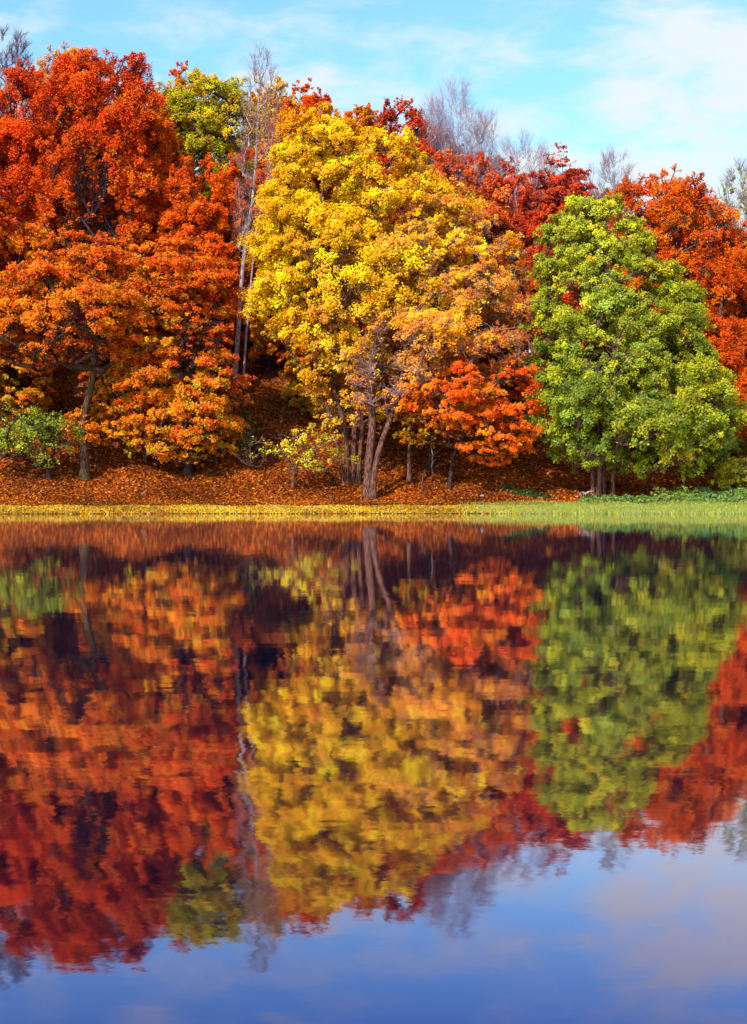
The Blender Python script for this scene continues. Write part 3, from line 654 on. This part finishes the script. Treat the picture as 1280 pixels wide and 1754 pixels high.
def water_material():
    m, nt, out = new_mat('lake_water')
    tc = N(nt, 'ShaderNodeTexCoord')
    sx = N(nt, 'ShaderNodeSeparateXYZ'); nt.links.new(tc.outputs['Object'], sx.inputs[0])
    calm = N(nt, 'ShaderNodeMapRange')                                   # the lee of the bank is calmer than open water
    for k_, q_ in enumerate((3., 40., 1., .5)): calm.inputs[k_ + 1].default_value = q_
    nt.links.new(sx.outputs[1], calm.inputs[0])
    vec = None
    for scl, ns, det, rg, amp in (((.3, 1, 1), 9.0, 7, .95, WAVE),):
        mp = N(nt, 'ShaderNodeMapping'); mp.inputs['Scale'].default_value = scl; mp.inputs['Rotation'].default_value = (0, 0, .06)
        nt.links.new(tc.outputs['Object'], mp.inputs[0])
        n1 = N(nt, 'ShaderNodeTexNoise'); n1.inputs['Scale'].default_value = ns; n1.inputs['Detail'].default_value = det
        n1.inputs['Roughness'].default_value = rg
        nt.links.new(mp.outputs[0], n1.inputs['Vector'])
        s1 = N(nt, 'ShaderNodeVectorMath', operation='SUBTRACT'); s1.inputs[1].default_value = (.5, .5, .5)
        nt.links.new(n1.outputs['Color'], s1.inputs[0])
        s2 = N(nt, 'ShaderNodeVectorMath', operation='MULTIPLY'); s2.inputs[1].default_value = (amp * 3.5, amp, 0)
        nt.links.new(s1.outputs[0], s2.inputs[0])
        if vec is None: vec = s2.outputs[0]
        else:
            ad_ = N(nt, 'ShaderNodeVectorMath', operation='ADD')
            nt.links.new(vec, ad_.inputs[0]); nt.links.new(s2.outputs[0], ad_.inputs[1]); vec = ad_.outputs[0]
    s3 = N(nt, 'ShaderNodeVectorMath', operation='SCALE'); nt.links.new(vec, s3.inputs[0]); nt.links.new(calm.outputs[0], s3.inputs['Scale'])
    s4 = N(nt, 'ShaderNodeVectorMath', operation='ADD'); s4.inputs[1].default_value = (0, 0, 1); nt.links.new(s3.outputs[0], s4.inputs[0])
    bp = N(nt, 'ShaderNodeVectorMath', operation='NORMALIZE'); nt.links.new(s4.outputs[0], bp.inputs[0])
    lw = N(nt, 'ShaderNodeLayerWeight'); lw.inputs['Blend'].default_value = .5          # facing: 0 head-on, 1 grazing
    cr = N(nt, 'ShaderNodeValToRGB'); el = cr.color_ramp.elements
    el[0].position = .55; el[0].color = (.15, .15, .31, 1)
    el[1].position = 1.0; el[1].color = (.95, .92, .88, 1)
    for p_, c_ in WRAMP:
        e = el.new(p_); e.color = (*c_, 1)
    nt.links.new(lw.outputs['Facing'], cr.inputs[0])
    g = N(nt, 'ShaderNodeBsdfGlossy', distribution='BECKMANN'); g.inputs['Roughness'].default_value = WROUGH
    nt.links.new(cr.outputs[0], g.inputs['Color']); nt.links.new(bp.outputs[0], g.inputs['Normal'])
    d = N(nt, 'ShaderNodeBsdfDiffuse'); d.inputs['Color'].default_value = (.001, .002, .008, 1)
    ad = N(nt, 'ShaderNodeAddShader')
    nt.links.new(g.outputs[0], ad.inputs[0]); nt.links.new(d.outputs[0], ad.inputs[1])
    nt.links.new(ad.outputs[0], out.inputs[0])
    return m


WAVE, WROUGH = .02, .03
WRAMP = [(.65, (.18, .18, .35)), (.72, (.4, .35, .47)), (.78, (.62, .54, .6)), (.9, (.86, .77, .72))]

xs = np.concatenate([np.linspace(-400, -42, 24)[:-1], np.linspace(-42, 42, 260), np.linspace(42, 400, 24)[1:]])
ys = np.concatenate([np.linspace(-40, 46, 20)[:-1], np.linspace(46, 62, 110), np.linspace(62, 110, 90)[1:], np.linspace(110, 600, 24)[1:]])
sheet('ground', xs, ys, terrain, ground_material())
sheet('lake_water', np.linspace(-400, 400, 9), np.array([-60, -20, 0, 20, 40, 58.]), lambda a, b: a * 0, water_material())

# ------------------------------------------------------------------ fallen leaves, grass, undergrowth (nobody could count them)
def scatter_leaves(name, label, cat, n, xr, sfun, pal, size, lift, up=.9, zmin=-9, thin=False):
    x = rng.uniform(*xr, n); s = sfun(n)
    if thin:
        k = rng.random(n) > np.clip((x - 4) / 8, 0, .88); x, s = x[k], s[k]; n = len(x)
    y = shore(x) + s
    z = np.maximum(terrain(x, y), zmin) + rng.random(n) * lift + .012
    e = .05
    nx = (terrain(x + e, y) - terrain(x - e, y)) / (2 * e); ny = (terrain(x, y + e) - terrain(x, y - e)) / (2 * e)
    nr = norm(np.stack([-nx, -ny, np.ones(n)], 1) + rng.normal(size=(n, 3)) * (1 - up) * 4)
    L = size * rng.uniform(.6, 1.35, n)
    patch = .5 + .5 * np.sin(x * .8 + 1.3 * np.sin(y * .7)) * np.sin(y * .9 + x * .3)
    col = (.64 if name == 'leaf_litter' else 1) * pal_pick(pal, n, np.clip(x / 15, -1, 1), np.clip(1 - s / 12, 0, 1)) * np.exp(rng.normal(size=(n, 1)) * .32) * (.55 + .65 * patch[:, None])
    v, f = leaf_quads(np.stack([x, y, z], 1), nr, L, L * .7, .12)
    o = quad_mesh(name, v, f, M_LITTER, None, np.clip(col, .004, .9))
    tag(o, label, cat, kind='stuff')
    return o


RUST = [(.4, .085, .008), (.52, .13, .01), (.3, .05, .008), (.2, .028, .008), (.46, .09, .012)]
TAN = [(.6, .26, .06), (.55, .3, .12), (.66, .32, .05)]
scatter_leaves('leaf_litter', 'thick carpet of rust brown fallen leaves over the wooded slope', 'fallen leaves', 270000, (-24, 23),
               lambda n: 2.6 + 22 * rng.random(n) ** 1.7, [(RUST, 1, 0, 0), (TAN, .09, 0, .4), (ORANGE, .28, 0, 1.2)], .12, .03, .88)
scatter_leaves('shore_leaves', 'bright yellow fallen leaves strewn along the water edge', 'fallen leaves', 100000, (-24, 23),
               lambda n: -.04 + 3.8 * rng.random(n) ** .85, [(YELLOW, 1, -.1, 0), (LIME, .12, 1.3, 0), (AMBER, .7, -.3, 0), (PEACH, .5, 0, 0)], .068, .015, .93, .0, True)


def grass(name, label, n, xr, s0, s1, hgt, pal, wfun):
    x = rng.uniform(*xr, n * 3); s = rng.uniform(s0, s1, n * 3)
    keep = rng.random(n * 3) < wfun(x, s); x = x[keep][:n]; s = s[keep][:n]; n = len(x)
    y = shore(x) + s; z = terrain(x, y)
    a = rng.random(n) * 6.283; h = hgt * rng.uniform(.4, 1.4, n)
    lean = rng.normal(size=(n, 2)) * .45
    p = np.stack([x, y, z - .01], 1); wd = np.stack([np.cos(a), np.sin(a), 0 * a], 1) * .011
    top = p + np.stack([lean[:, 0] * h, lean[:, 1] * h, h], 1)
    v = np.stack([p - wd, p + wd, top + wd * .3, top - wd * .3], 1).reshape(-1, 3)
    col = pal_pick(pal, n, x * 0, x * 0 + .5) * np.exp(rng.normal(size=(n, 1)) * .25)
    o = quad_mesh(name, v, np.arange(n * 4).reshape(n, 4), M_GRASS, None, col)
    tag(o, label, 'grass', kind='stuff')


grass('grass', 'short green grass growing along the water edge', 90000, (-24, 25), -.15, 3.3, .1,
      [([(.3, .42, .13), (.36, .46, .16), (.24, .36, .1)], 1, 0, 0), (LIME, .8, 0, 0)], lambda x, s: np.clip((x - 3) / 6, .012, .95))


def undergrowth():
    n = 26000
    cx, cs, cr = [], [], []
    for px, s, r in ((1010, 3.3, .35), (1035, 3.2, .4), (1062, 3.3, .42), (1085, 3.1, .38), (1110, 3.4, .4), (1150, 3.4, .45), (1180, 3.5, .5),
                     (1205, 3.6, .5), (1232, 3.5, .5), (1258, 3.6, .55), (1285, 3.6, .6), (1320, 3.7, .6), (1215, 4.3, .55), (1160, 4.2, .5),
                     (1270, 4.6, .6), (905, 4.7, .3), (935, 4.2, .26), (880, 5.2, .25), (918, 4.5, .3)):
        cx.append(X(px, 55.5)); cs.append(s); cr.append(r)
    k = rng.choice(len(cx), n, p=np.array(cr) ** 2 / np.sum(np.array(cr) ** 2))
    cx = np.array(cx)[k]; cs = np.array(cs)[k]; cr = np.array(cr)[k]
    d = norm(rng.normal(size=(n, 3))); d[:, 2] = np.abs(d[:, 2]); rr = rng.random(n) ** .4
    bump = 1 + .3 * np.sin(d[:, 0] * 5 + k) * np.cos(d[:, 2] * 6 + k * 2)
    x = cx + d[:, 0] * rr * cr * 1.5; s = cs + d[:, 1] * rr * cr * .9; y = shore(x) + s
    z = terrain(x, y) + d[:, 2] * rr * cr * .78 * bump
    nr = norm(d + rng.normal(size=(n, 3)) * .6 + np.array([0, -.2, .4]))
    L = .11 * rng.uniform(.6, 1.3, n)
    MINT = [(.12, .24, .07), (.16, .3, .1), (.08, .18, .05), (.22, .34, .12)]
    col = pal_pick([(MINT, 1, 0, 0), (GREEN, .5, 0, 0)], n, x * 0, x * 0 + .5) * np.exp(rng.normal(size=(n, 1)) * .25)
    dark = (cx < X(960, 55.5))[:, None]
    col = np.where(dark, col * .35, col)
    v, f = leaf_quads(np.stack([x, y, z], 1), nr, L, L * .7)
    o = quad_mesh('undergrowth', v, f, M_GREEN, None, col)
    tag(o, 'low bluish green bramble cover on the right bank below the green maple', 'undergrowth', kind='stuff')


undergrowth()


# ------------------------------------------------------------------ small things on the bank
def stick(name, label, cat, pts, r, mat, forks=()):
    pts = np.array(pts, float); root = pts[0].copy(); pts = pts - root
    parts = []

    def chain(p, r0, r1):
        k = len(p) - 1; d = norm(p[1:] - p[:-1]); tan = np.concatenate([d[:1], norm(d[1:] + d[:-1]) if k > 1 else d[:0], d[-1:]])
        rr = np.linspace(r0, r1, k + 1)
        parts.append(tubes(p[:-1], p[1:], rr[:-1], rr[1:], tan[:-1], tan[1:], 6))
    chain(pts, r, r * .35)
    for i, vec in forks:
        v = np.array(vec, float)
        chain(np.array([pts[i], pts[i] + v * .5 + (0, 0, .03), pts[i] + v]), r * .55, r * .2)
    v, f = merge(parts)
    o = quad_mesh(name, v, f, mat, smooth=True); o.location = root
    tag(o, label, cat)
    return o


def on_ground(px, py, dz=0):
    D = ground_D(px, py)
    return np.array([X(px, D), D, float(terrain(X(px, D), D)) + dz])


g0 = on_ground(476, 779, -.03)
stick('broken_branch', 'pale bare broken branch leaning up from the litter left of the yellow shrub', 'branch',
      [g0, g0 + (.1, 0, .22), g0 + (.26, .02, .5), g0 + (.4, 0, .72)], .035, M_PALE, [(2, (.16, 0, .1))])
g0 = on_ground(741, 812, -.03)
stick('broken_branch', 'thin pale forked dead sapling standing in litter right of the forked trunk', 'branch',
      [g0, g0 + (-.03, 0, .4), g0 + (.02, .02, .8), g0 + (-.06, 0, 1.2), g0 + (-.02, 0, 1.6)], .035, M_PINKTWIG, [(2, (.35, 0, .3)), (3, (-.3, 0, .25)), (1, (.2, 0, .3))])
g0 = on_ground(724, 851, -.03)
stick('broken_branch', 'short reddish dead stem with bent tip on the bank near the forked trunk', 'branch',
      [g0, g0 + (.02, 0, .3), g0 + (-.02, .0, .6), g0 + (.03, 0, .85), g0 + (-.12, 0, 1.05)], .05, M_BARKRED, [(3, (.1, 0, .25))])


def stone(label, px, py, r, col):
    n, k = 14, 9
    th = np.linspace(0, 2 * np.pi, n, endpoint=False); ph = np.linspace(.02, np.pi - .02, k)
    P, T = np.meshgrid(ph, th, indexing='ij')
    w = 1 + .16 * np.sin(T * 2 + P * 3 + px) + .1 * np.sin(T * 5 + 1 + px) * np.sin(P * 4)
    v = np.stack([r * w * np.sin(P) * np.cos(T), r * .8 * w * np.sin(P) * np.sin(T), r * .65 * w * np.cos(P)], -1).reshape(-1, 3)
    i = np.arange(k - 1)[:, None] * n + np.arange(n)[None]; j = np.arange(k - 1)[:, None] * n + (np.arange(n)[None] + 1) % n
    f = np.stack([i, i + n, j + n, j], -1).reshape(-1, 4)
    m = bark_material('stone_surface', tuple(c * .5 for c in col), col)
    o = quad_mesh('stone', v, f, m, smooth=True); o.location = on_ground(px, py, r * .25)
    tag(o, label, 'stone')


stone('small pale bluish stone in the litter below the red beech spray', 826, 851, .09, (.5, .5, .55))
stone('small dark grey stone on the litter below the orange beeches', 246, 848, .11, (.2, .18, .18))


def stump():
    g = on_ground(998, 858, -.05)
    root = empty('tree_stump', g)
    tag(root, 'low reddish broken stump with pale torn top beside the green maple', 'tree stump')
    n = 12; th = np.arange(n) / n * 2 * np.pi
    hs = [0, .08, .2, .32]; rs = [.26, .19, .16, .14]
    rings = []
    for h, r in zip(hs, rs):
        top = h == hs[-1]
        zz = h + (0.07 * np.sin(th * 3 + 1) + .06 * np.sin(th * 5) if top else 0 * th)
        rings.append(np.stack([r * (1 + .15 * np.sin(th * 4)) * np.cos(th), r * (1 + .12 * np.sin(th * 3)) * np.sin(th), zz], 1))
    v = np.concatenate(rings); i = np.arange(n); j = (i + 1) % n
    f = np.concatenate([np.stack([i + a * n, j + a * n, j + a * n + n, i + a * n + n], 1) for a in range(3)])
    quad_mesh('bark', v, f, M_BARKRED, root, smooth=True)
    c = rings[-1]; inner = c * np.array([.45, .45, 1]) + np.array([0, 0, .02]); core = c * np.array([.05, .05, 1]) + np.array([.0, 0, .05])
    f2 = np.concatenate([np.stack([i, j, j + n, i + n], 1), np.stack([i + n, j + n, j + 2 * n, i + 2 * n], 1)])
    quad_mesh('torn_wood', np.concatenate([c, inner, core]), f2, M_PALE, root)
    v, f = tubes(np.array([[.1, 0, .3], [.22, -.02, .4]]), np.array([[.22, -.02, .4], [.42, -.03, .44]]), np.array([.05, .04]), np.array([.04, .015]),
                 norm(np.array([[1., 0, .8], [1, 0, .5]])), norm(np.array([[1., 0, .5], [1, 0, .1]])), 6)
    quad_mesh('splinter', v, f, M_PALE, root, smooth=True)


stump()

# ------------------------------------------------------------------ sky, sun, camera
SUN_EL, SUN_ROT = math.radians(35), math.radians(180 + 30)
w = bpy.data.worlds.new('World'); sc.world = w; w.use_nodes = True
nt = w.node_tree; nt.nodes.clear()
out = nt.nodes.new('ShaderNodeOutputWorld'); bg = nt.nodes.new('ShaderNodeBackground')
bg.inputs['Strength'].default_value = .15
sky = nt.nodes.new('ShaderNodeTexSky'); sky.sky_type = 'NISHITA'; sky.sun_disc = False
sky.sun_elevation = SUN_EL; sky.sun_rotation = SUN_ROT; sky.air_density = 1.0; sky.dust_density = .6; sky.ozone_density = 1.5


def math_node(op, a, b=None, clamp=False):
    n = nt.nodes.new('ShaderNodeMath'); n.operation = op; n.use_clamp = clamp
    for i, v in enumerate((a, b)):
        if v is None: continue
        if isinstance(v, (int, float)): n.inputs[i].default_value = v
        else: nt.links.new(v, n.inputs[i])
    return n.outputs[0]


def ramp(v, a, b, lo=0., hi=1.):
    n = nt.nodes.new('ShaderNodeMapRange'); n.interpolation_type = 'SMOOTHSTEP'
    nt.links.new(v, n.inputs[0])
    for i, q in enumerate((a, b, lo, hi)): n.inputs[i + 1].default_value = q
    return n.outputs[0]


tc = nt.nodes.new('ShaderNodeTexCoord'); sp_ = nt.nodes.new('ShaderNodeSeparateXYZ')
nt.links.new(tc.outputs['Generated'], sp_.inputs[0])
dx, dz = sp_.outputs[0], sp_.outputs[2]


def cloud_noise(scale, rot, detail, rough, seed, dist=.6):
    mp = nt.nodes.new('ShaderNodeMapping'); mp.inputs['Scale'].default_value = scale; mp.inputs['Rotation'].default_value = rot
    mp.inputs['Location'].default_value = (seed, seed * .7, seed * .3)
    nt.links.new(tc.outputs['Generated'], mp.inputs[0])
    no = nt.nodes.new('ShaderNodeTexNoise'); no.inputs['Scale'].default_value = 1; no.inputs['Detail'].default_value = detail
    no.inputs['Roughness'].default_value = rough; no.inputs['Distortion'].default_value = dist
    nt.links.new(mp.outputs[0], no.inputs['Vector'])
    return no.outputs['Fac']


big = cloud_noise((7, 5, 14), (0, math.radians(-28), 0), 4, .5, 4.3)
wisp = cloud_noise((14, 9, 40), (0, math.radians(-32), 0), 8, .62, 7.7, .3)
# more cloud towards the right and low down, a clear window left of centre
bias = math_node('ADD', ramp(dx, -.1, .24, 0, .24), ramp(math_node('ABSOLUTE', math_node('ADD', dx, .28)), .0, .2, .2, 0))
bias = math_node('ADD', bias, ramp(dz, .12, .36, .16, -.04))
cover = math_node('ADD', math_node('ADD', math_node('MULTIPLY', big, 1.15), math_node('MULTIPLY', wisp, 1.15)), bias)
fac = ramp(cover, 1.06, 1.6, .0, .97)
mul = nt.nodes.new('ShaderNodeMix'); mul.data_type = 'RGBA'; mul.blend_type = 'MULTIPLY'; mul.inputs[0].default_value = 1
mul.inputs[7].default_value = (1.2, 1.72, 1.75, 1)
nt.links.new(sky.outputs[0], mul.inputs[6])
mx = nt.nodes.new('ShaderNodeMix'); mx.data_type = 'RGBA'; mx.inputs[7].default_value = (5.8, 6.3, 6.4, 1)
nt.links.new(fac, mx.inputs[0]); nt.links.new(mul.outputs[2], mx.inputs[6])
nt.links.new(mx.outputs[2], bg.inputs['Color']); nt.links.new(bg.outputs[0], out.inputs[0])

sl_ = bpy.data.lights.new('sun', 'SUN'); sl_.energy = 5.0; sl_.angle = math.radians(.53); sl_.color = (1, .92, .78)
so_ = bpy.data.objects.new('sun', sl_); C.objects.link(so_)
from mathutils import Vector
S = Vector((math.sin(SUN_ROT) * math.cos(SUN_EL), math.cos(SUN_ROT) * math.cos(SUN_EL), math.sin(SUN_EL)))
so_.rotation_euler = S.to_track_quat('Z', 'Y').to_euler(); so_.location = S * 60

cam = bpy.data.cameras.new('camera'); co = bpy.data.objects.new('camera', cam); C.objects.link(co)
co.location = (0, 0, H); co.rotation_euler = (math.radians(90), 0, 0)
cam.sensor_fit = 'VERTICAL'; cam.sensor_height = 36; cam.lens = 36 * F / 1754
cam.shift_y = -(877 - HY) / 1754; cam.clip_end = 2000; cam.clip_start = .05
sc.camera = co
sc.view_settings.view_transform = 'Standard'; sc.view_settings.look = 'None'; sc.view_settings.exposure = 0
sc.render.engine = 'CYCLES'
sc.cycles.max_bounces = 6; sc.cycles.diffuse_bounces = 3; sc.cycles.glossy_bounces = 3
